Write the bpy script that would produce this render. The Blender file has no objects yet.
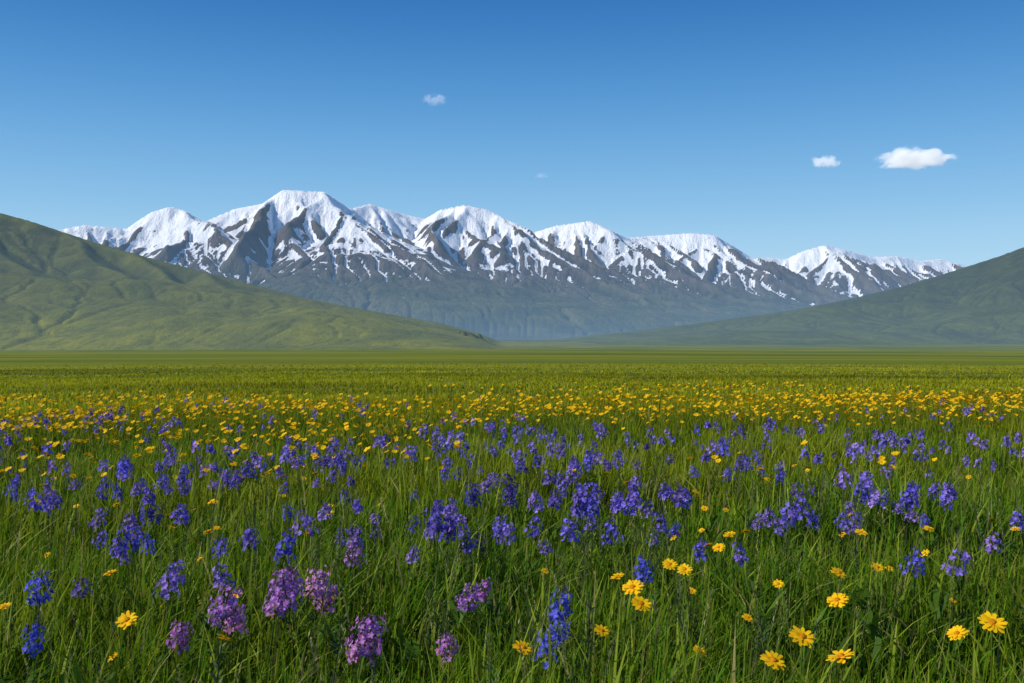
import bpy, math, random, time
import numpy as np
from mathutils import Vector
T0=time.time()
rs=np.random.RandomState(7); random.seed(7)
scene=bpy.context.scene
FP=995.5; HY=336.0; CAMZ=1.0

# ---------------------------------------------------------------- noise
TAB=np.random.RandomState(3).rand(512,512)
def vn(x,y,s=0):
    x=np.asarray(x,float)+s*17.31; y=np.asarray(y,float)+s*9.77
    xi=np.floor(x).astype(int); yi=np.floor(y).astype(int)
    u=x-xi; v=y-yi; u=u*u*(3-2*u); v=v*v*(3-2*v)
    a=TAB[xi%512,yi%512]; b=TAB[(xi+1)%512,yi%512]; c=TAB[xi%512,(yi+1)%512]; d=TAB[(xi+1)%512,(yi+1)%512]
    return (a*(1-u)+b*u)*(1-v)+(c*(1-u)+d*u)*v
def fbm(x,y,o=4,s=0):
    t=0;a=.5;n=0
    for i in range(o):
        t=t+a*vn(x,y,s+i*3); n+=a; a*=.5; x=x*2.03; y=y*2.03
    return t/n-0.5
def sstep(a,b,x):
    t=np.clip((x-a)/(b-a),0,1); return t*t*(3-2*t)
def blur(h,n):
    k=np.hanning(2*n+3)[1:-1]; k/=k.sum()
    p=np.pad(h,((n,n),(0,0)),'edge'); o=sum(k[i]*p[i:i+h.shape[0]] for i in range(2*n+1))
    p=np.pad(o,((0,0),(n,n)),'edge'); return sum(k[i]*p[:,i:i+h.shape[1]] for i in range(2*n+1))

# ---------------------------------------------------------------- ground function
def gz(x,y):
    x=np.asarray(x,float); y=np.asarray(y,float)
    r=np.sqrt(x*x+y*y)
    d=8*(np.minimum(r,1500)/600)**.9
    A=np.minimum(0.0019*r,1.3)
    return -d+A*(2*fbm(x/150,y/60,3,5))+0.10*(vn(x/3.1,y/3.1,8)-.5)*np.minimum(1,40/(r+1))

# ---------------------------------------------------------------- mesh helper
def make_obj(name,V,loops,starts,mat,cols=None,smooth=False,attrs=None,link=True):
    me=bpy.data.meshes.new(name)
    V=np.asarray(V,np.float32).reshape(-1,3)
    me.vertices.add(len(V)); me.vertices.foreach_set('co',V.ravel())
    me.loops.add(len(loops)); me.loops.foreach_set('vertex_index',np.asarray(loops,np.int32))
    me.polygons.add(len(starts)); me.polygons.foreach_set('loop_start',np.asarray(starts,np.int32))
    me.update(calc_edges=True)
    me.validate()
    if cols is not None:
        ca=me.attributes.new('col','FLOAT_COLOR','POINT')
        c4=np.ones((len(V),4),np.float32); c4[:,:3]=np.asarray(cols).reshape(-1,3)
        ca.data.foreach_set('color',c4.ravel())
    for k,a in (attrs or {}).items():
        at=me.attributes.new(k,'FLOAT','POINT'); at.data.foreach_set('value',np.asarray(a,np.float32).ravel())
    me.polygons.foreach_set('use_smooth',np.full(len(starts),smooth))
    me.materials.append(mat)
    ob=bpy.data.objects.new(name,me)
    if link: scene.collection.objects.link(ob)
    return ob
def grid_faces(R,C):
    i=np.arange(R*C).reshape(R,C)
    q=np.stack([i[:-1,:-1],i[:-1,1:],i[1:,1:],i[1:,:-1]],-1).reshape(-1)
    return q,np.arange(0,len(q),4)

# ---------------------------------------------------------------- node helper
class NT:
    def __init__(s,mat): s.t=mat.node_tree; s.n=s.t.nodes; s.l=s.t.links
    def add(s,ty,**kw):
        n=s.n.new(ty)
        for k,v in kw.items(): setattr(n,k,v)
        return n
    def link(s,a,b): s.l.new(a,b)
    def val(s,sock,v):
        if isinstance(v,bpy.types.NodeSocket): s.l.new(v,sock)
        else: sock.default_value=v
    def math(s,op,a,b=0.0,c=None,clamp=False):
        n=s.add('ShaderNodeMath',operation=op,use_clamp=clamp); s.val(n.inputs[0],a); s.val(n.inputs[1],b)
        if c is not None: s.val(n.inputs[2],c)
        return n.outputs[0]
    def mix(s,f,a,b,bt='MIX'):
        n=s.add('ShaderNodeMix',data_type='RGBA',blend_type=bt); s.val(n.inputs[0],f)
        for i,v in ((6,a),(7,b)):
            if isinstance(v,tuple): v=(*v,1.0)
            s.val(n.inputs[i],v)
        return n.outputs[2]
    def noise(s,vec,scale,detail=4,rough=.55,dist=0):
        n=s.add('ShaderNodeTexNoise'); s.link(vec,n.inputs['Vector']); n.inputs['Scale'].default_value=scale
        n.inputs['Detail'].default_value=detail; n.inputs['Roughness'].default_value=rough; n.inputs['Distortion'].default_value=dist
        return n.outputs[0]
    def mapv(s,vec,scale):
        n=s.add('ShaderNodeMapping'); s.link(vec,n.inputs[0]); n.inputs['Scale'].default_value=scale; return n.outputs[0]
    def rng(s,v,a,b,c=0.0,d=1.0,smooth=False):
        n=s.add('ShaderNodeMapRange'); 
        if smooth: n.interpolation_type='SMOOTHSTEP'
        s.val(n.inputs[0],v)
        for i,q in enumerate((a,b,c,d)): n.inputs[i+1].default_value=q
        return n.outputs[0]
def newmat(name):
    m=bpy.data.materials.new(name); m.use_nodes=True; m.node_tree.nodes.clear(); return m,NT(m)
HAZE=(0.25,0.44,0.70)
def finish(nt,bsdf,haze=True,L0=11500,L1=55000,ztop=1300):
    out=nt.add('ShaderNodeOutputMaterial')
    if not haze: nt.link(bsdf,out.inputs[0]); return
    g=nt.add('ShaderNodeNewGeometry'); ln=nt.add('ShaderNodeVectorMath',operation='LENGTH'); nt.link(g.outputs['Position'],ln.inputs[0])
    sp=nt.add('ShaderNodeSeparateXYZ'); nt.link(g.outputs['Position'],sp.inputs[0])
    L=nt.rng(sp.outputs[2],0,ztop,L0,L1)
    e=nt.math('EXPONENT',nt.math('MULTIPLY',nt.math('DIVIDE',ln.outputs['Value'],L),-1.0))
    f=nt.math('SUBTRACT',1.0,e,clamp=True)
    em=nt.add('ShaderNodeEmission'); em.inputs[0].default_value=(*HAZE,1); em.inputs[1].default_value=0.95  # air haze painted into the material as a bluish glow growing with distance
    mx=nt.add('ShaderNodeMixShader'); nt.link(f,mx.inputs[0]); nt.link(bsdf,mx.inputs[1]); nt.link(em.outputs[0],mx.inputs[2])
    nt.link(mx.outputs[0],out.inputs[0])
def diffuse(nt,col,bump=None,bs=.5,bd=1.0,rough=.9):
    p=nt.add('ShaderNodeBsdfPrincipled'); nt.val(p.inputs['Base Color'],col); p.inputs['Roughness'].default_value=rough
    p.inputs['Specular IOR Level'].default_value=0.05
    if bump is not None:
        b=nt.add('ShaderNodeBump'); b.inputs['Strength'].default_value=bs; b.inputs['Distance'].default_value=bd
        nt.link(bump,b.inputs['Height']); nt.link(b.outputs[0],p.inputs['Normal'])
    return p.outputs[0]

# ---- ground material
mG,n=newmat('meadow_ground'); g=n.add('ShaderNodeNewGeometry').outputs['Position']
ln=n.add('ShaderNodeVectorMath',operation='LENGTH'); n.link(g,ln.inputs[0]); dist=ln.outputs['Value']
band=n.noise(n.mapv(g,(0.0022,0.008,0)),1,6,.68,.4)
mid=n.noise(n.mapv(g,(0.03,0.10,0)),1,5,.65)
fine=n.noise(n.mapv(g,(1.2,1.2,0)),1,6,.7)
c=n.mix(n.rng(band,.40,.60),(0.105,0.150,0.007),(0.215,0.230,0.008))
c=n.mix(n.math('MULTIPLY',n.rng(mid,.45,.65),.7),c,(0.130,0.165,0.008))
c=n.mix(n.rng(fine,.3,.75),n.mix(.5,c,(0.04,0.055,0.004)),c)
strip=n.noise(n.mapv(g,(0.0016,0.02,0)),1,4,.6,.3)
c=n.mix(n.math('MULTIPLY',n.rng(strip,.50,.60),.6),c,(0.27,0.250,0.012))
strip2=n.noise(n.mapv(g,(0.004,0.03,0)),1,4,.6,.3)
c=n.mix(n.math('MULTIPLY',n.rng(strip2,.52,.60),.75),c,(0.060,0.085,0.008))
spk=n.noise(n.mapv(g,(3.2,3.2,0)),1,2,.5)
c=n.mix(n.math('MULTIPLY',n.rng(spk,.6,.68),n.rng(dist,60,20,0,.4)),c,(0.55,0.40,0.01))
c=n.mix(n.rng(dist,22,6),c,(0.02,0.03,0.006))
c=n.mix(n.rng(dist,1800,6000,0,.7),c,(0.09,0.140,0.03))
hb=n.math('ADD',n.math('MULTIPLY',mid,1.5),n.math('MULTIPLY',fine,.25))
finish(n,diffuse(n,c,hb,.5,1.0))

# ---- hill material
def hillmat(name,lo,hi,dark,z0,z1,gw):
    m,n=newmat(name); g=n.add('ShaderNodeNewGeometry'); P=g.outputs['Position']
    sp=n.add('ShaderNodeSeparateXYZ'); n.link(P,sp.inputs[0])
    a=n.noise(n.mapv(P,(0.005,0.0028,0.005)),1,8,.68,.6)
    b=n.noise(n.mapv(P,(0.04,0.022,0.04)),1,8,.72)
    at=n.add('ShaderNodeAttribute',attribute_name='gul'); rb=n.add('ShaderNodeAttribute',attribute_name='rib')
    zz=n.math('ADD',sp.outputs[2],n.math('MULTIPLY',n.math('SUBTRACT',a,.5),110.0))
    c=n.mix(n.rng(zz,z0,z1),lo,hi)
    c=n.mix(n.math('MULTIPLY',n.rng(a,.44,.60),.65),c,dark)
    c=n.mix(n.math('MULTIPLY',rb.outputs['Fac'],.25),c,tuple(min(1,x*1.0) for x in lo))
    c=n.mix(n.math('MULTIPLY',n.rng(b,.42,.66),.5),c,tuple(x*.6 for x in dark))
    c=n.mix(n.math('MULTIPLY',at.outputs['Fac'],gw),c,tuple(x*.5 for x in dark))  # gully shade painted into the hill colour
    hb=n.math('ADD',b,n.math('MULTIPLY',a,.5))
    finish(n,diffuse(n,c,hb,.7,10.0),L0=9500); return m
mHL=hillmat('hill_grass',(0.215,0.215,0.014),(0.080,0.085,0.026),(0.084,0.100,0.020),-12,150,.45)
mHR=hillmat('hill_grass_far',(0.120,0.140,0.020),(0.044,0.054,0.024),(0.048,0.062,0.020),-18,190,.5)

# ---- mountain material
mM,n=newmat('alpine_rock_and_snow'); P=n.add('ShaderNodeNewGeometry').outputs['Position']
sp=n.add('ShaderNodeSeparateXYZ'); n.link(P,sp.inputs[0]); Z=sp.outputs[2]
sn=n.add('ShaderNodeAttribute',attribute_name='snow').outputs['Fac']
cv=n.add('ShaderNodeAttribute',attribute_name='conv').outputs['Fac']
f1=n.noise(n.mapv(P,(0.012,0.0038,0.003)),1,8,.70,.5)
f2=n.noise(n.mapv(P,(0.0025,0.0025,0.0025)),1,5,.6)
f3=n.noise(n.mapv(P,(0.05,0.025,0.015)),1,5,.7)
rock=n.mix(n.rng(f1,.38,.62),(0.032,0.023,0.030),(0.15,0.112,0.112))
green=n.mix(n.rng(f2,.4,.6),(0.042,0.058,0.016),(0.110,0.120,0.028))
hz=n.math('ADD',Z,n.math('MULTIPLY',n.math('SUBTRACT',f2,.5),900.0))
c=n.mix(n.rng(hz,250,750),green,rock)
c=n.mix(n.math('MULTIPLY',n.rng(f3,.45,.7),.45),c,(0.02,0.022,0.016))
c=n.mix(n.rng(cv,-.05,-.75,0,.65),c,(0.014,0.018,0.012))  # occlusion-like shade painted into the gullies
c=n.mix(n.rng(cv,.1,.9,0,.40),c,(0.15,0.130,0.08))  # ribs painted lighter to go with the painted gully shade
sv=n.math('ADD',sn,n.math('MULTIPLY',n.math('SUBTRACT',f1,.5),2.5))
sv=n.math('ADD',sv,n.math('MULTIPLY',n.math('SUBTRACT',f3,.5),1.1))
c=n.mix(n.rng(sv,.46,.58),c,(0.90,0.91,0.94))
hb=n.math('ADD',f1,n.math('MULTIPLY',f3,.4))
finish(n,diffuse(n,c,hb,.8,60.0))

# ---- plants
def plantmat(name,tr,rough):
    m,n=newmat(name); a=n.add('ShaderNodeAttribute',attribute_name='col').outputs['Color']
    p=n.add('ShaderNodeBsdfPrincipled'); n.link(a,p.inputs['Base Color']); p.inputs['Roughness'].default_value=rough
    p.inputs['Specular IOR Level'].default_value=.10
    t=n.add('ShaderNodeBsdfTranslucent'); n.link(a,t.inputs[0])
    mx=n.add('ShaderNodeMixShader'); mx.inputs[0].default_value=tr; n.link(p.outputs[0],mx.inputs[1]); n.link(t.outputs[0],mx.inputs[2])
    finish(n,mx.outputs[0],False); return m
mGrass=plantmat('grass_blade',.42,.5); mPetal=plantmat('petal',.35,.7)

# ================================================================ GROUND SHEET
rr=np.concatenate([[0.0],np.geomspace(.6,45000,400)]); th=np.linspace(0,2*np.pi,361)[:-1]
RR,TH=np.meshgrid(rr,th,indexing='ij'); X=RR*np.sin(TH); Y=RR*np.cos(TH); Zg=gz(X,Y)
i=np.arange(RR.size).reshape(RR.shape); j=np.roll(i,-1,1)
q=np.stack([i[:-1],i[1:],j[1:],j[:-1]],-1).reshape(-1)
make_obj('meadow_ground',np.stack([X,Y,Zg],-1),q,np.arange(0,len(q),4),mG,smooth=True)

# ================================================================ TERRAIN BUILDERS
def ridge_world(pts,base):
    out=[]
    for px,py,D in pts: out.append(((px-512)/FP*D, D, CAMZ+(HY-py)/FP*D-base))
    return np.array(out)
def tentW(H,X,Y,W,k):
    for a,b in zip(W[:-1],W[1:]):
        dx,dy=b[0]-a[0],b[1]-a[1]; t=np.clip(((X-a[0])*dx+(Y-a[1])*dy)/(dx*dx+dy*dy),0,1)
        d=np.hypot(X-a[0]-t*dx,Y-a[1]-t*dy); zr=np.maximum(a[2]+t*(b[2]-a[2]),5)
        H=np.maximum(H,zr*np.exp(-k*d/zr))
    return H
def tent(X,Y,ridges,base):
    H=np.zeros_like(X)
    for pts,k in ridges: H=tentW(H,X,Y,ridge_world(pts,base),k)
    return H
def erode(h,X,Y,iters,K,Ac,talus,cellA,dif=.04):
    R,C=h.shape; N=R*C; offs=[(-1,-1),(-1,0),(-1,1),(0,-1),(0,1),(1,-1),(1,0),(1,1)]
    idx=np.arange(N).reshape(R,C); D=[]
    Xp=np.pad(X,1,'edge'); Yp=np.pad(Y,1,'edge')
    for a,b in offs:
        D.append(np.maximum(np.hypot(Xp[1+a:R+1+a,1+b:C+1+b]-X,Yp[1+a:R+1+a,1+b:C+1+b]-Y),1))
    A0=cellA.ravel()
    for it in range(iters):
        best=np.zeros((R,C)); rec=idx.copy(); rd=np.ones((R,C))
        hp=np.pad(h,1,constant_values=1e9)
        for (a,b),d in zip(offs,D):
            s=(h-hp[1+a:R+1+a,1+b:C+1+b])/d; m=s>best
            best[m]=s[m]; rec[m]=(idx+a*C+b)[m]; rd[m]=d[m]
        o=np.argsort(h.ravel(),kind='stable'); rl=rec.ravel().tolist(); A=A0.tolist()
        ol=o.tolist()
        for i in reversed(ol):
            r=rl[i]
            if r!=i: A[r]+=A[i]
        Aa=np.array(A)
        F=(K*np.maximum(np.sqrt(Aa)-math.sqrt(Ac),0)/rd.ravel()).tolist(); hl=h.ravel().tolist()
        for i in ol:
            r=rl[i]
            if r!=i:
                f=F[i]
                if f>0: hl[i]=(hl[i]+f*hl[r])/(1+f)
        h=np.array(hl).reshape(R,C)
        for _ in range(2):
            dh=np.zeros_like(h); hp=np.pad(h,1,'edge')
            for k in (1,3,4,6):
                a,b=offs[k]; df=hp[1+a:R+1+a,1+b:C+1+b]-h
                ex=np.abs(df)-talus*D[k]; dh+=np.where(ex>0,np.sign(df)*ex*.22,0)
            h=h+dh
        h=h+dif*(blur(h,1)-h)
    return h,Aa.reshape(R,C)
def fit_sky(h,YY,cols,crest,base,kn,lo,hi):
    cs=sorted(crest); sx=[p[0] for p in cs]; sy=[p[1] for p in cs]; cc=np.arange(h.shape[1])
    for _ in range(4):
        A=(h+base-CAMZ)/YY; im=A.argmax(0); Ym=YY[im,cc]; hm=h[im,cc]
        tgt=(HY-np.interp(cols,sx,sy))/FP
        need=tgt*Ym-base+CAMZ
        s=np.clip(need/np.maximum(hm,8),lo,hi); k=np.hanning(kn); k/=k.sum(); s=np.convolve(np.pad(s,kn//2,'edge'),k,'valid'); h=h*s[None,:]
    print('sky err px',np.abs(A.max(0)-tgt).mean()*FP)
    return h

# ---------------- mountain range
BASE=-24
sky=[(-260,262,9500),(-150,250,9600),(-60,244,9700),(0,238,9800),(60,230,9800),(85,225,9900),(110,228,10000),(127,229,10100),(138,221,10200),(152,212,10300),(170,207,10300),(186,211,10400),(204,222,10800),(212,219,10900),(235,209,11000),(262,204,11000),(283,190,11000),(325,192,11000),(338,201,11300),(350,209,11700),(370,204,12000),(386,209,12000),(402,214,12200),(425,219,12300),(440,210,12100),(465,205,12000),(488,210,12000),(510,221,12500),(535,232,13000),(555,226,12900),(590,221,12800),(606,228,13000),(627,238,13800),(650,236,14000),(690,233,13900),(714,235,13800),(735,247,14400),(752,258,15200),(770,258,15500),(786,259,15600),(803,251,15500),(825,245,15500),(850,251,15700),(870,257,16000),(895,256,16100),(920,261,16400),(942,259,16600),(958,264,16900),(990,272,17200),(1060,276,17400),(1150,282,17500),(1300,290,17500)]
ridges=[(sky,.95),
 ([(60,231,9800),(70,252,9300),(100,275,8700),(130,300,8000)],.65),
 ([(152,212,10300),(132,240,9800),(150,268,9200),(185,300,8300)],.7),
 ([(178,209,10300),(205,226,9900),(240,252,9300),(275,278,8700),(330,306,7900)],.65),
 ([(235,209,11000),(238,235,10500),(262,262,9900)],.75),
 ([(285,190,11000),(272,222,10500),(290,256,9800),(318,284,9000),(360,308,8200)],.7),
 ([(325,192,11000),(350,214,10600),(385,240,10100),(425,262,9500),(470,288,8800),(540,312,7900)],.65),
 ([(380,207,12000),(392,232,11500),(425,250,11000)],.75),
 ([(440,210,12100),(425,236,11500),(450,264,10800),(500,288,10000)],.7),
 ([(490,210,12000),(525,236,11500),(560,258,11000),(610,282,10200),(690,308,9200),(740,320,8600)],.65),
 ([(560,225,12900),(555,250,12300),(585,272,11600)],.75),
 ([(595,221,12800),(630,245,12300),(670,268,11700),(730,292,10800),(800,312,10000)],.65),
 ([(655,236,14000),(662,256,13400),(700,275,12800)],.75),
 ([(700,233,13900),(735,258,13300),(780,280,12600),(840,300,11800)],.65),
 ([(786,259,15600),(790,275,15000),(830,290,14300)],.75),
 ([(825,245,15500),(838,266,14900),(870,284,14300),(920,300,13500)],.7),
 ([(895,256,16100),(915,275,15600),(960,292,15000)],.7),
]
COLS=np.arange(-240,1230,2.0); ROWS=np.linspace(6300,18600,340)
YY,PX=np.meshgrid(ROWS,COLS,indexing='ij'); XX=(PX-512)/FP*YY
wx=XX+200*fbm(XX/700,YY/700,4,1); wy=YY+360*fbm(XX/700,YY/700,4,2)
h=tent(wx,wy,ridges,BASE)
rr2=random.Random(11)
def ribs(pts,spacing,k,azf,lmin,lmax):
    global h
    W=ridge_world(pts,BASE)
    for a,b in zip(W[:-1],W[1:]):
        L=np.hypot(*(b-a)[:2]); m=max(1,int(L/spacing+rr2.random()))
        for i in range(m):
            p=a+(b-a)*((i+rr2.random())/m)
            if p[2]<200: continue
            az=azf((b-a)); ln=rr2.uniform(lmin,lmax)*min(1,max(.45,p[2]/1100)); sl=rr2.uniform(.42,.58)*min(1,max(.45,p[2]/900))
            q=p.copy(); q[0]+=math.sin(az)*ln; q[1]-=math.cos(az)*ln; q[2]-=sl*ln
            e=q.copy(); az2=az+rr2.uniform(-.5,.6); l2=ln*.6; e[0]+=math.sin(az2)*l2; e[1]-=math.cos(az2)*l2; e[2]-=.8*sl*l2
            m_=(np.abs(XX-q[0])<2200)&(np.abs(YY-q[1])<2200)
            rws=np.where(m_.any(1))[0]; cls=np.where(m_.any(0))[0]
            if len(rws)==0 or len(cls)==0: continue
            sl_=np.s_[rws[0]:rws[-1]+1,cls[0]:cls[-1]+1]
            h[sl_]=tentW(h[sl_],wx[sl_],wy[sl_],np.array([p-[0,0,15],q,e]),k)
ribs(sky,190,1.25,lambda v:rr2.uniform(-.4,.85),550,1200)
for pts,k in ridges[1:]:
    def azs(v):
        th=math.atan2(v[0],-v[1]); return th+rr2.choice((-1,1))*rr2.uniform(.7,1.3)
    ribs(pts,230,1.1,azs,400,900)
amp=sstep(20,500,h)
h+=amp*100*fbm(XX/420,YY/420,5,11)+6*fbm(XX/120,YY/120,3,4)
h=np.maximum(h,0)
h*=sstep(6300,7800,YY)
cell=(YY*2/FP)*(ROWS[1]-ROWS[0])
h,A=erode(h,XX,YY,18,.028,3500,1.5,cell,.008)
h+=amp*30*fbm(XX/90,YY/90,3,31)
h=fit_sky(h,YY,COLS,sky,BASE,7,.6,1.6)
z=h+BASE
gy=np.gradient(z,axis=0)/(ROWS[1]-ROWS[0]); gx=np.gradient(z,axis=1)/(YY*2/FP); slope=np.hypot(gx,gy)
conv=(z-blur(z,5))
# distance below the local crest line, so every summit carries snow
crestz=z.max(0)[None,:]; below=(crestz-z)
snow=(z-930)/330 - np.clip(conv,-40,22)/18 - (slope-.85)*.7 + 1.0*fbm(XX/1100,YY/1100,3,41)+.62+.75*sstep(280,120,PX)+.5*sstep(1250,1550,z)+.9*sstep(120,10,below)*sstep(750,950,z)
q,st=grid_faces(*z.shape)
make_obj('mountain_range',np.stack([XX,YY,z],-1),q,st,mM,smooth=True,attrs={'snow':snow,'conv':np.clip((z-blur(z,4))/14,-1,1)})
print('mountain',time.time()-T0)

# ---------------- hills
def hill(name,ridges,px0,px1,y0,y1,rows,front,mat,seed,step=4.0,K=.02):
    cols=np.arange(px0,px1,step); rw=np.linspace(y0,y1,rows)
    YY,PX=np.meshgrid(rw,cols,indexing='ij'); XX=(PX-512)/FP*YY
    sc=y1/3800
    wx=XX+60*sc*fbm(XX/300,YY/300,4,seed); wy=YY+140*sc*fbm(XX/300,YY/300,4,seed+2)
    h=tent(wx,wy,ridges,-19)
    am=sstep(5,120,h)
    h+=am*(22*sc*fbm(XX/190/sc,YY/190/sc,5,seed+5)+8*fbm(XX/45,YY/60,4,seed+6))
    h*=sstep(front[0],front[1],YY+500*sc*fbm(XX/420,YY/420,3,seed+9))
    cell=(YY*step/FP)*(rw[1]-rw[0])
    h,A=erode(np.maximum(h,0),XX,YY,11,K,300,.8,cell,.03)
    h=fit_sky(h,YY,cols,ridges[0][0],-20.5,9,.5,1.6)
    h*=sstep(cols[0],cols[0]+60,cols)[None]*sstep(cols[-1],cols[-1]-60,cols)[None]
    z=h-20.5
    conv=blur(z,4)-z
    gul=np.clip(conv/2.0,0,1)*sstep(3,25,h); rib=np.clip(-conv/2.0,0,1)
    q,st=grid_faces(*z.shape)
    return make_obj(name,np.stack([XX,YY,z],-1),q,st,mat,smooth=True,attrs={'gul':gul,'rib':rib})
lr=[([(-900,60,3000),(-500,110,2900),(-250,160,2800),(-100,195,2700),(0,213,2600),(30,221,2580),(60,231,2560),(100,244,2500),(150,258,2450),(200,271,2400),(250,284,2350),(300,297,2300),(350,307,2250),(400,316,2200),(440,323,2150),(478,333,2100),(510,344,2050),(700,345,2050)],.48),
    ([(-600,190,2000),(-200,245,1900),(-60,272,1850),(60,291,1800),(150,303,1750),(260,318,1700),(350,330,1650),(420,341,1600)],.36),
    ([(60,231,2560),(95,262,2250),(150,290,2000)],.42),([(200,271,2400),(235,292,2150),(290,312,1950)],.42),
    ([(-40,205,2640),(-10,245,2300),(30,268,2050)],.42),([(130,252,2460),(160,276,2250),(210,300,2000)],.42),([(300,297,2300),(330,312,2100),(380,326,1900)],.42)]
hill('grassy_hill',lr,-800,640,950,3700,260,(1050,2050),mHL,50,step=3.0)
rr_=[([(1900,60,4200),(1500,120,4200),(1250,175,4200),(1100,220,4200),(1024,247,4200),(1000,256,4200),(950,272,4250),(900,287,4300),(850,299,4350),(800,309,4400),(760,315,4450),(700,323,4500),(650,329,4550),(590,335,4600),(540,341,4600),(300,341,4600)],.45),
    ([(1500,180,3000),(1200,250,2950),(1100,275,2900),(1024,291,2900),(940,308,2900),(860,321,2900),(780,331,2900),(700,341,2900)],.3),
    ([(1050,238,4200),(1000,272,3800),(930,298,3400)],.35),([(950,272,4250),(900,298,3800),(840,316,3500)],.35)]
hill('grassy_hill',rr_,440,1800,1750,6000,260,(1900,3700),mHR,70,step=3.0)
# low dark scrubby bluff where the left hill runs out
bx=np.linspace(-1,1,90); by=np.linspace(-1,1,40); BY,BX=np.meshgrid(by,bx,indexing='ij')
bh=np.clip(1-BX**2,0,1)**.8*np.clip(1-BY**2,0,1)**.7*(29+14*fbm(BX*5,BY*4,5,90)-9*BX)-2
XB=-74+44*BX+6*fbm(BX*3,BY*3,3,91); YB=1700+60*BY
mB,n=newmat('scrub_bluff'); P=n.add('ShaderNodeNewGeometry').outputs['Position']
nn=n.noise(n.mapv(P,(.12,.12,.12)),1,6,.7); finish(n,diffuse(n,n.mix(n.rng(nn,.35,.60),(0.025,0.036,0.010),(0.12,0.13,0.02)),nn,.9,4))
q,st=grid_faces(40,90); make_obj('scrub_bluff',np.stack([XB,YB,bh-19],-1),q,st,mB,smooth=True)
print('hills',time.time()-T0)

# ================================================================ GRASS
def wedge(nper,r0,r1,half=math.radians(36)):
    N=int(nper*half*(r1*r1-r0*r0))
    r=np.sqrt(rs.rand(N)*(r1*r1-r0*r0)+r0*r0); a=(rs.rand(N)*2-1)*half
    return r*np.sin(a),r*np.cos(a)
def blades(x,y,H,w,segs,lean,bright=1.0):
    N=len(x); z=gz(x,y)-.01
    hn=fbm(x/.7,y/.7,4,60); cn=fbm(x/2.0,y/1.3,4,64); rad=np.hypot(x,y)
    H=H*(1+1.5*hn)*(.5+.7*rs.rand(N)); phi=rs.rand(N)*6.283; psi=rs.rand(N)*3.1416
    pale=(rs.rand(N)<.10)*(rad<9); H=H*(1+.12*pale); w=w*(1+.5*pale)
    L=H*lean*rs.rand(N)**1.4; lx=L*np.cos(phi)+.06*H; ly=L*np.sin(phi)
    S={3:[0,.4,.75,1],2:[0,.55,1]}[segs]; W={3:[.9,1,.65,0],2:[1,.8,0]}[segs]
    w=w*(.5+1.0*rs.rand(N)); cx,cy=np.cos(psi)*w/2,np.sin(psi)*w/2
    vs=[];cs=[]
    base=np.stack([.085+.045*rs.rand(N),.185+.055*rs.rand(N),.005+.007*rs.rand(N)],-1)
    yel=np.clip(.28+2.4*cn+.35*rs.randn(N)+.5*sstep(6,15,rad),0,1)[:,None]
    base=base*(1-yel)+yel*np.array([.235,.275,.006])
    dk=(rs.rand(N)<.22)[:,None]*(rad<9)[:,None]; base=np.where(dk,base*.5,base)
    base=np.where(pale[:,None],np.array([.27,.34,.03])*(.7+.4*rs.rand(N,1)),base)
    fa=(sstep(8,22,rad)*(.75+.25*rs.rand(N)))[:,None]
    bn=fbm(x/14,y/5,3,66)[:,None]
    base=base*(1-fa)+fa*(np.array([.37,.365,.010])*(1+1.7*bn))
    dry=(rs.rand(N)<.05)[:,None]; base=np.where(dry,np.array([.30,.26,.09]),base)*bright
    for s,ww in zip(S,W):
        px=x+lx*s**1.8; py=y+ly*s**1.8; pz=z+H*s*(1-.25*(L/H)*s)
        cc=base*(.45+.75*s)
        if ww>0:
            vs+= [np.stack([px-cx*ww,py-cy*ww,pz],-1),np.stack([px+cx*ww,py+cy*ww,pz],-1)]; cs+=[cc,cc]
        else: vs.append(np.stack([px,py,pz],-1)); cs.append(cc)
    V=np.stack(vs,1); C=np.stack(cs,1); nv=V.shape[1]
    loc=[];stt=[];o=0
    for k in range(segs-1): loc+=[2*k,2*k+1,2*k+3,2*k+2]; stt.append(o); o+=4
    k=segs-1; loc+=[2*k,2*k+1,2*k+2]; stt.append(o); o+=3
    lo=(np.arange(N)[:,None]*nv+np.array(loc)).ravel(); ss=(np.arange(N)[:,None]*o+np.array(stt)).ravel()
    return V.reshape(-1,3),C.reshape(-1,3),lo,ss
parts=[]
for (d,r0,r1,H,w,sg,le,b) in [(2400,1.1,4.2,.29,.0056,3,.9,1),(1400,4.2,9,.28,.0085,3,.75,1),(400,9,20,.22,.016,2,.65,1.0),(55,20,46,.13,.035,2,.7,1.0),(12,46,100,.09,.07,2,.9,1)]:
    x,y=wedge(d,r0,r1)
    if r0>=46: x,y=x[(k:=rs.rand(len(x))<sstep(100,46,y))],y[k]
    parts.append(blades(x,y,H,w,sg,le,b))
def merge(parts):
    vo=lo=0; V=[];C=[];L=[];S=[]
    for v,c,l,s in parts: V.append(v);C.append(c);L.append(l+vo);S.append(s+lo); vo+=len(v); lo+=len(l)
    return np.concatenate(V),np.concatenate(C),np.concatenate(L),np.concatenate(S)
V,C,L,S=merge(parts); make_obj('meadow_grass',V,L,S,mGrass,cols=C)
print('grass',len(S),time.time()-T0)

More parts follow.
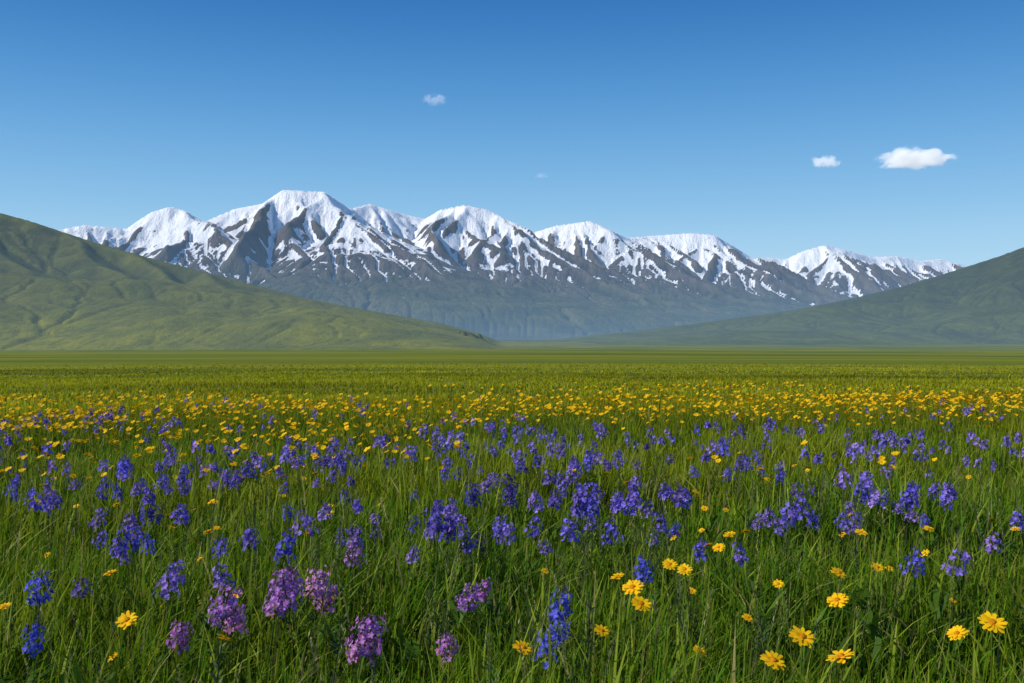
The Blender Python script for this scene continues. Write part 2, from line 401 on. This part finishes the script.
# ================================================================ FLOWER TEMPLATES
class TP:
    def __init__(s): s.v=[];s.c=[];s.l=[];s.st=[];s.off=(0,0)
    def face(s,pts,cols):
        o=len(s.v); s.v+= [tuple(p) for p in pts]; s.c+=[tuple(c) for c in cols]; s.st.append(len(s.l)); s.l+=list(range(o,o+len(pts)))
    def strip(s,rows,cols):
        o=len(s.v)
        for (a,b),c in zip(rows,cols): s.v+=[tuple(a),tuple(b)]; s.c+=[c,c]
        for i in range(len(rows)-1): s.st.append(len(s.l)); k=o+2*i; s.l+=[k,k+1,k+3,k+2]
    def tube(s,pts,r,col,sides=4):
        o=len(s.v)
        for i,p in enumerate(pts):
            rr=r*(1-.35*i/max(1,len(pts)-1))
            for k in range(sides):
                a=6.283*k/sides; s.v.append((p[0]+rr*math.cos(a),p[1]+rr*math.sin(a),p[2])); s.c.append(col)
        for i in range(len(pts)-1):
            for k in range(sides):
                a=o+i*sides+k; b=o+i*sides+(k+1)%sides; s.st.append(len(s.l)); s.l+=[a,b,b+sides,a+sides]
    def arr(s): return np.array(s.v,float),np.array(s.c,float),np.array(s.l),np.array(s.st)
def frame(nv):
    nv=nv.normalized(); t=Vector((0,0,1)) if abs(nv.z)<.95 else Vector((1,0,0)); u=nv.cross(t).normalized(); return u,nv.cross(u).normalized(),nv
def vary(c,a): 
    f=1+random.uniform(-a,a); return tuple(max(0,x*f*(1+random.uniform(-a/3,a/3))) for x in c)
def petals(tp,c,nv,R,num,wid,col,colin,lift=.35,droop=0.0,seg=3,jit=.12):
    u,v,w=frame(nv); ph=random.random()*6.28
    for k in range(num):
        a=ph+6.283*k/num+random.uniform(-jit,jit); d=u*math.cos(a)+v*math.sin(a); s=w.cross(d); Rk=R*random.uniform(.85,1.1); lf=lift+random.uniform(-.12,.12)
        cc=vary(col,.15)
        rows=[];cs=[]
        prof={3:[(.1,.35),(.5,.95),(.85,.8),(1,.3)],2:[(.1,.4),(.6,1),(1,.3)]}[seg]
        for t,wf in prof:
            p=c+d*Rk*t+w*(Rk*(lf*t-droop*t*t)); h=s*(wid*wf/2); rows.append((p-h,p+h)); cs.append(colin if t<.3 else cc)
        tp.strip(rows,cs)
GREEN=(.10,.16,.016)
def stempts(H,b):
    a=random.random()*6.28; return [Vector((math.cos(a)*b*t*t,math.sin(a)*b*t*t,H*t)) for t in (0,.25,.5,.75,1)]
def leaf(tp,p,az,Ln,w,up,col=GREEN):
    d=Vector((math.cos(az),math.sin(az),0)); s=Vector((-math.sin(az),math.cos(az),0)); rows=[];cs=[]
    for t,wf in ((0,.3),(.35,1),(.7,.75),(1,.08)):
        q=p+d*Ln*t*.9+Vector((0,0,Ln*(up*t-.55*t*t))); rows.append((q-s*w*wf/2,q+s*w*wf/2)); cs.append(vary(col,.1))
    tp.strip(rows,cs)
def daisy(H=.40,R=.025,lod=0):
    tp=TP(); P=stempts(H,.05); tp.tube(P,.0018,GREEN,4 if lod==0 else 3); top=P[-1]; tp.off=(top.x,top.y)
    nv=Vector((random.uniform(-.45,.35),random.uniform(-.75,-.05),1)).normalized()
    Y1=(.88,.54,.008); Y2=(.82,.40,.005)
    if lod==0:
        for k in range(4): leaf(tp,P[random.choice((0,1,2))],random.random()*6.28,.09,.008,.9)
        petals(tp,top,nv,R,13,.0092,Y1,Y2,.18,.14)
        petals(tp,top+nv*.0012,nv,R*.85,9,.008,vary(Y1,.05),Y2,.28,.1)
        u,v,w=frame(nv); c=top+nv*.002
        for ring,(r0,z0,r1,z1) in enumerate(((.0068,0,.0048,.0036),(.0048,.0036,.0,.0052))):
            for k in range(10):
                a0=.6283*k;a1=.6283*(k+1); e=lambda a,r,zz:c+(u*math.cos(a)+v*math.sin(a))*r+w*zz
                cc=vary((.62,.22,.005) if ring==0 else (.58,.26,.01),.3)
                tp.face([e(a0,r0,z0),e(a1,r0,z0),e(a1,r1,z1),e(a0,r1,z1)] if r1>0 else [e(a0,r0,z0),e(a1,r0,z0),c+w*z1],[cc]*(4 if r1>0 else 3))
        petals(tp,top-nv*.002,nv,R*.35,7,.006,GREEN,GREEN,.1,seg=2)
    else:
        petals(tp,top,nv,R*1.1,8,.018,Y1,Y2,.3,.1,seg=2)
    return tp
def spike(H=.42,Ls=.11,nf=24,pr=.013,col=(.10,.075,.50),colin=(.30,.22,.6),lod=0,seed_top=True,np_=5,rad=.013,droop=.0,pf=.5):
    tp=TP(); P=stempts(H,.05); tp.tube(P,.0022,(.07,.10,.025),4 if lod==0 else 3)
    def at(z):
        t=min(1,max(0,z/H)); return Vector((P[-1].x*t*t,P[-1].y*t*t,z))
    o=at(H-Ls*.5); tp.off=(o.x,o.y)
    if lod==0:
        for k in range(9): leaf(tp,at(random.uniform(.05,.72)*H),random.random()*6.28,random.uniform(.04,.08),.009,random.uniform(.5,1.2))
    for k in range(nf):
        t=(k+.5)/nf; z=H-Ls+Ls*t; az=k*2.4+random.uniform(-.8,.8)
        tap=(1-pf*t**2)*(.8+.4*min(1,t*6))
        out=rad*tap*random.uniform(.4,1.5); d=Vector((math.cos(az),math.sin(az),0)); c=at(z)+d*out+Vector((0,0,random.uniform(-.009,.009)))
        nv=(d+Vector((random.uniform(-.4,.4),random.uniform(-.4,.4),random.uniform(-.3,.7)+.6*t))).normalized()
        if t>.9 and seed_top:
            petals(tp,c-d*out*.5,Vector((0,0,1)),pr*.5,4,.004,vary((.10,.06,.28),.2),GREEN,1.2,seg=2)
            continue
        cc=vary(col,.35); fs=random.uniform(.6,1.15)
        petals(tp,c,nv,pr*(1-.35*t)*fs,np_ if lod==0 else 4,(.0085 if lod==0 else .013)*(pr/.013)*(1-.3*t)*fs,cc,colin if random.random()<.6 else cc,.30+random.uniform(-.1,.4),droop,seg=3 if lod==0 else 2,jit=.3)
        if lod==0:
            tp.tube([at(z),at(z)+d*out*.5+Vector((0,0,.003)),c-nv*.002],.0009,(.06,.08,.05),3)
    return tp
BLUES=[(.16,.11,.54),(.20,.14,.56),(.24,.16,.54),(.13,.11,.60),(.30,.19,.58)]
PINKS=[(.46,.16,.50),(.38,.15,.52),(.54,.22,.46)]
daisyT=[daisy(H=.40+random.uniform(-.03,.03)) for _ in range(6)]
blueT=[spike(col=BLUES[i%5],nf=random.choice((24,30,34,40)),Ls=random.uniform(.055,.10),pr=.0135,rad=random.uniform(.016,.026)) for i in range(10)]
brightT=[spike(col=(.105,.120,.60),colin=(.20,.20,.68),nf=42,Ls=.09,pr=.0135,rad=.021,pf=.35) for i in range(4)]
pinkT=[spike(H=.38,col=PINKS[i%3],colin=(.64,.44,.68),nf=90,Ls=.085,pr=.0105,rad=.027,np_=5,seed_top=False,droop=.2,pf=.4) for i in range(5)]
def seedhead():
    tp=TP(); H=.43; P=stempts(H,.07); c=(.28,.27,.11); tp.tube(P,.0011,(.17,.20,.05),3)
    for k in range(22):
        t=k/22; z=H-.085+.09*t; q=Vector((P[-1].x*(z/H)**2,P[-1].y*(z/H)**2,z)); a=random.random()*6.28
        d=Vector((math.cos(a)*.6,math.sin(a)*.6,1)).normalized(); u,v,w=frame(d); cc=vary(c,.3)
        tp.face([q,q+d*.006+u*.0016,q+d*.013,q+d*.006-u*.0016],[cc]*4)
    return tp
def budstalk():
    tp=TP(); H=.36; P=stempts(H,.04); tp.tube(P,.0022,(.12,.15,.05),3)
    for k in range(34):
        t=k/34; z=H*(.45+.55*t); q=Vector((P[-1].x*(z/H)**2,P[-1].y*(z/H)**2,z))
        leaf(tp,q,random.random()*6.28,random.uniform(.02,.042)*(1.25-.8*t),.006,random.uniform(.8,1.6),random.choice(((.10,.14,.04),(.16,.18,.08),(.08,.12,.03))))
    return tp
def herb():
    tp=TP()
    for k in range(13):
        leaf(tp,Vector((0,0,random.uniform(.0,.17))),random.random()*6.28,random.uniform(.05,.10),random.uniform(.010,.018),random.uniform(.9,1.7),random.choice(((.07,.14,.012),(.09,.16,.012),(.055,.115,.014))))
    return tp
def bake(name,tps,x,y,sc,mat,tint=.15,sink=0.0):
    parts=[]; k=rs.randint(0,len(tps),len(x))
    for i,tp in enumerate(tps):
        m=k==i; n_=m.sum()
        if n_==0: continue
        v,c,l,s=tp.arr(); a=rs.rand(n_)*6.283
        ca,sa=np.cos(a)[:,None],np.sin(a)[:,None]; S=sc[m][:,None]
        vx=(v[:,0]*ca-v[:,1]*sa)*S+x[m][:,None]; vy=(v[:,0]*sa+v[:,1]*ca)*S+y[m][:,None]; vz=v[:,2]*S+gz(x[m],y[m])[:,None]-sink
        V=np.stack([vx,vy,vz],-1).reshape(-1,3); C=(c[None]*(1+tint*rs.randn(n_,1,1))).clip(0,.95)
        parts.append((V,C.reshape(-1,3),(np.arange(n_)[:,None]*len(v)+l).ravel(),(np.arange(n_)[:,None]*len(l)+s).ravel()))
    V,C,L,S=merge(parts); return make_obj(name,V,L,S,mat,cols=C)
def keep(x,y,dens): m=rs.rand(len(x))<dens; return x[m],y[m]
def clump(x,y,s,sd,lo,hi): return sstep(lo,hi,fbm(x/s,y/s,3,sd))
far_tp=[spike(col=b,nf=random.choice((9,11,13)),Ls=random.uniform(.06,.10),pr=.020,rad=.019,lod=1) for b in BLUES+BLUES]
fd=[daisy(lod=1,R=.024,H=.38) for _ in range(5)]
x,y=wedge(24,2.5,6.2); d=clump(x,y,.6,100,-.05,.18)*(.30+.70*sstep(2.6,3.7,y)); x,y=keep(x,y,d)
bake('purple_larkspur_patch',blueT,x,y,.72+.38*rs.rand(len(x)),mPetal,.2)
x,y=wedge(22,6.2,14); d=clump(x,y,1.2,103,-.07,.18)*(1-.85*sstep(7.5,13,y)); x,y=keep(x,y,d)
bake('purple_larkspur_patch',far_tp,x,y,.64+.42*rs.rand(len(x)),mPetal,.2)
x,y=wedge(14,2.3,6.2); px=x/y; d=clump(x,y,1.0,110,-.10,.16)*(.3+.7*sstep(.02,-.25,px)+.5*sstep(.10,.3,px))*(.35+.65*sstep(2.6,4,y)); x,y=keep(x,y,d)
bake('yellow_daisy_patch',daisyT,x,y,.55+.38*rs.rand(len(x)),mPetal,.06)
x,y=wedge(95,6.2,13); px=x/y; d=clump(x,y,1.5,113,-.14,.16)*(.25+.75*sstep(.05,-.2,px)+.4*sstep(.15,.4,px))*(.22+.78*sstep(7.5,10.5,y)); d=np.maximum(d,.55*sstep(9.5,11.5,y)); x,y=keep(x,y,d)
bake('yellow_daisy_patch',fd,x,y,.72+.38*rs.rand(len(x)),mPetal,.06)
x,y=wedge(60,13,22); px=x/y; d=clump(x/2.6,y,2.2,118,-.14,.12)*(sstep(-.15,.2,px)*sstep(22,15,y)+.8*sstep(17,13,y)).clip(0,1); x,y=keep(x,y,d)
bake('yellow_daisy_patch',fd,x,y,.85+.3*rs.rand(len(x)),mPetal,.06)
x,y=wedge(24,1.6,9); x,y=keep(x,y,.5); bake('grass_seed_heads',[seedhead() for _ in range(4)],x,y,.75+.35*rs.rand(len(x)),mGrass)
x,y=wedge(12,2.0,6); d=clump(x,y,.8,135,-.05,.12); x,y=keep(x,y,d); bake('budding_herb_stalks',[budstalk() for _ in range(5)],x,y,.75+.4*rs.rand(len(x)),mGrass)
x,y=wedge(45,1.3,5); d=clump(x,y,.5,130,-.04,.12); x,y=keep(x,y,d); bake('broadleaf_herbs',[herb() for _ in range(6)],x,y,.7+.5*rs.rand(len(x)),mGrass)
print('flowers',time.time()-T0)
# --- individual foreground flowers
def tmesh(tp,nm):
    v,c,l,s=tp.arr(); return (make_obj(nm,v,l,s,mPetal,cols=c,link=False).data,tp.off)
DM=[tmesh(t,'yellow_daisy') for t in daisyT]; BM=[tmesh(t,'blue_larkspur') for t in blueT]; RM=[tmesh(t,'blue_larkspur') for t in brightT]; PM=[tmesh(t,'pink_orchid') for t in pinkT]
def place(name,meshes,px,py,hh,sc=1.0):
    zh=hh*sc; D=2.0
    for _ in range(30):
        X=(px-512)/FP*D; D=.5*D+.5*(CAMZ-zh-float(gz(X,D)))*FP/(py-HY)
    X=(px-512)/FP*D; me,(ox,oy)=random.choice(meshes)
    a=random.uniform(-.5,.5) if 'daisy' in name else random.random()*6.28
    X-=(ox*math.cos(a)-oy*math.sin(a))*sc; D-=(ox*math.sin(a)+oy*math.cos(a))*sc
    ob=bpy.data.objects.new(name,me); ob.location=(X,D,float(gz(X,D))); ob.scale=(sc,)*3
    ob.rotation_euler=(0,0,a)
    scene.collection.objects.link(ob)
for px,py,s in [(127,616,1),(110,582,.85),(236,596,.8),(4,616,.8),(158,603,.5),(330,507,.75),(523,641,.9),(602,628,.8),(618,586,.85),(633,590,1.1),(641,592,1.05),(670,556,.95),(685,561,.95),(700,643,.75),(748,614,.65),(705,507,.7),(719,549,.9),(730,543,.9),(779,582,.7),(839,567,.95),(878,565,.8),(838,603,1.05),(803,632,1.05),(774,652,1.0),(842,675,1.05),(993,608,1.15),(958,632,.95),(768,477,.8),(740,456,.7),(954,598,.5),(692,586,.6),(890,566,.6),(702,530,.6),(452,493,.6),(820,470,.6)]:
    place('yellow_daisy',DM,px,py,.40,s)
for px,py,s in [(130,524,.95),(48,503,.9),(14,494,.8),(498,532,.9),(430,532,.85),(440,520,1.05),(450,515,1.0),(457,524,1.0),(447,528,.95),(437,510,.9),(612,530,.95),(535,527,.9),(375,520,.75),(770,520,.9),(790,514,1.05),(800,506,1.0),(783,524,.9),(812,518,.85),(855,520,.85),(850,528,.8),(740,553,.85),(700,549,.8),(885,495,.8),(905,502,.8),(165,464,.9),(158,468,.9),(172,462,.9),(345,496,.8),(915,560,.9),(993,545,.85),(492,480,.8),(475,490,.8),(560,478,.8),(617,500,.8),(597,492,.85),(648,509,.8),(415,497,.75),(675,530,.7),(285,488,.8),(545,548,.7),(105,482,.8),(215,468,.8),(222,474,.8),(925,520,.7)]:
    place('blue_larkspur',BM,px,py,.38,s)
for px,py,s in [(40,588,.95),(34,638,.8),(561,608,.95),(549,646,.8),(643,570,.85),(562,632,.75)]:
    place('blue_larkspur',RM,px,py,.375,s)
for px,py,s in [(285,590,1.05),(291,580,.95),(278,598,.95),(320,583,1.0),(326,596,.85),(225,605,1.05),(234,615,.9),(355,553,.9),(366,635,1.05),(180,634,.8),(448,645,.7),(470,597,.8),(484,590,.75),(462,603,.6)]:
    place('pink_orchid',PM,px,py,.34,s)

# ================================================================ CLOUDS
def cloudmat(seed,dens,thr):
    m,n=newmat('cloud_vapour'); tc=n.add('ShaderNodeTexCoord').outputs['Object']
    ln=n.add('ShaderNodeVectorMath',operation='LENGTH'); n.link(tc,ln.inputs[0])
    mp=n.add('ShaderNodeMapping'); n.link(tc,mp.inputs[0]); mp.inputs['Location'].default_value=(seed,seed*2,0); mp.inputs['Scale'].default_value=(2.6,1.6,1.3)
    ns=n.noise(mp.outputs[0],1,5,.62)
    v=n.math('ADD',n.math('SUBTRACT',1.0,ln.outputs['Value']),n.math('MULTIPLY',n.math('SUBTRACT',ns,.5),2.6))
    sp=n.add('ShaderNodeSeparateXYZ'); n.link(tc,sp.inputs[0])
    v=n.math('MULTIPLY',n.rng(v,thr,thr+.35),n.rng(sp.outputs[2],-.62,-.35)); v=n.math('MULTIPLY',v,n.rng(ln.outputs['Value'],1.0,.8))
    pv=n.add('ShaderNodeVolumePrincipled'); pv.inputs['Color'].default_value=(1,1,1,1); n.link(n.math('MULTIPLY',v,dens),pv.inputs['Density'])
    pv.inputs['Anisotropy'].default_value=0
    pv.inputs['Emission Color'].default_value=(.9,.95,1,1); n.link(n.math('MULTIPLY',v,dens*.42),pv.inputs['Emission Strength'])  # added glow standing in for light scattered repeatedly inside the cloud
    out=n.add('ShaderNodeOutputMaterial'); n.link(pv.outputs[0],out.inputs['Volume']); return m
def cloud(px,py,D,sx,sy,sz,seed,dens,thr):
    me=bpy.data.meshes.new('cloud'); import bmesh
    bm=bmesh.new(); bmesh.ops.create_icosphere(bm,subdivisions=4,radius=1)
    for v in bm.verts:
        f=.5*float(fbm(v.co.x*2+seed,v.co.z*2+v.co.y,2,7)); v.co*=1+f
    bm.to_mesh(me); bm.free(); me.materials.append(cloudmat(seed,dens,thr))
    ob=bpy.data.objects.new('cloud',me); ob.location=((px-512)/FP*D,D,(HY-py)/FP*D+1); ob.scale=(sx,sy,sz); scene.collection.objects.link(ob)
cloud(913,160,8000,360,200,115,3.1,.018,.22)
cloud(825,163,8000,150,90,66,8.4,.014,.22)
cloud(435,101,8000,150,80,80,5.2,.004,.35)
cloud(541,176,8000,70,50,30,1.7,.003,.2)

# ================================================================ LIGHT, SKY, CAMERA
sd=Vector((-.84,-.24,.68)).normalized()
sun=bpy.data.objects.new('sun',bpy.data.lights.new('sun','SUN')); sun.data.energy=5.0; sun.data.angle=math.radians(.5); sun.data.color=(1,.95,.86)
sun.rotation_euler=(-sd).to_track_quat('-Z','Y').to_euler(); scene.collection.objects.link(sun)
w=bpy.data.worlds.new('World'); scene.world=w; w.use_nodes=True; nt=NT(w); nt.n.clear()
st=nt.add('ShaderNodeTexSky'); st.sky_type='NISHITA'; st.sun_disc=False; st.sun_elevation=math.asin(sd.z); st.sun_rotation=math.atan2(sd.x,sd.y)
st.altitude=2500; st.air_density=1.0; st.dust_density=.2; st.ozone_density=3.0
tc=nt.add('ShaderNodeTexCoord').outputs['Generated']; sp=nt.add('ShaderNodeSeparateXYZ'); nt.link(tc,sp.inputs[0])
cr=nt.add('ShaderNodeValToRGB'); nt.link(sp.outputs[2],cr.inputs[0]); el=cr.color_ramp.elements; cr.color_ramp.interpolation='B_SPLINE'
stops=[(0,(.53,.76,.91)),(.06,(.46,.72,.90)),(.13,(.26,.56,.86)),(.22,(.095,.35,.72)),(.32,(.020,.175,.53)),(1,(.012,.08,.30))]
while len(el)<len(stops): el.new(.5)
for e,(p,c) in zip(el,stops): e.position=p; e.color=(*c,1)
sc_=nt.add('ShaderNodeVectorMath',operation='SCALE'); nt.link(cr.outputs[0],sc_.inputs[0]); sc_.inputs['Scale'].default_value=10.0
mixc=nt.mix(.85,st.outputs[0],sc_.outputs[0])
bg=nt.add('ShaderNodeBackground'); bg.inputs[1].default_value=.10; o=nt.add('ShaderNodeOutputWorld')
nt.link(mixc,bg.inputs[0]); nt.link(bg.outputs[0],o.inputs[0])
cam=bpy.data.objects.new('camera',bpy.data.cameras.new('camera')); cam.data.lens=35; cam.data.sensor_width=36; cam.data.clip_start=.05; cam.data.clip_end=100000
cam.location=(0,0,CAMZ); cam.rotation_euler=(math.radians(90-math.degrees(math.atan(5.5/FP))),0,0); scene.collection.objects.link(cam); scene.camera=cam
scene.view_settings.view_transform='Standard'; scene.view_settings.look='None'; scene.view_settings.exposure=0
print('done',time.time()-T0)
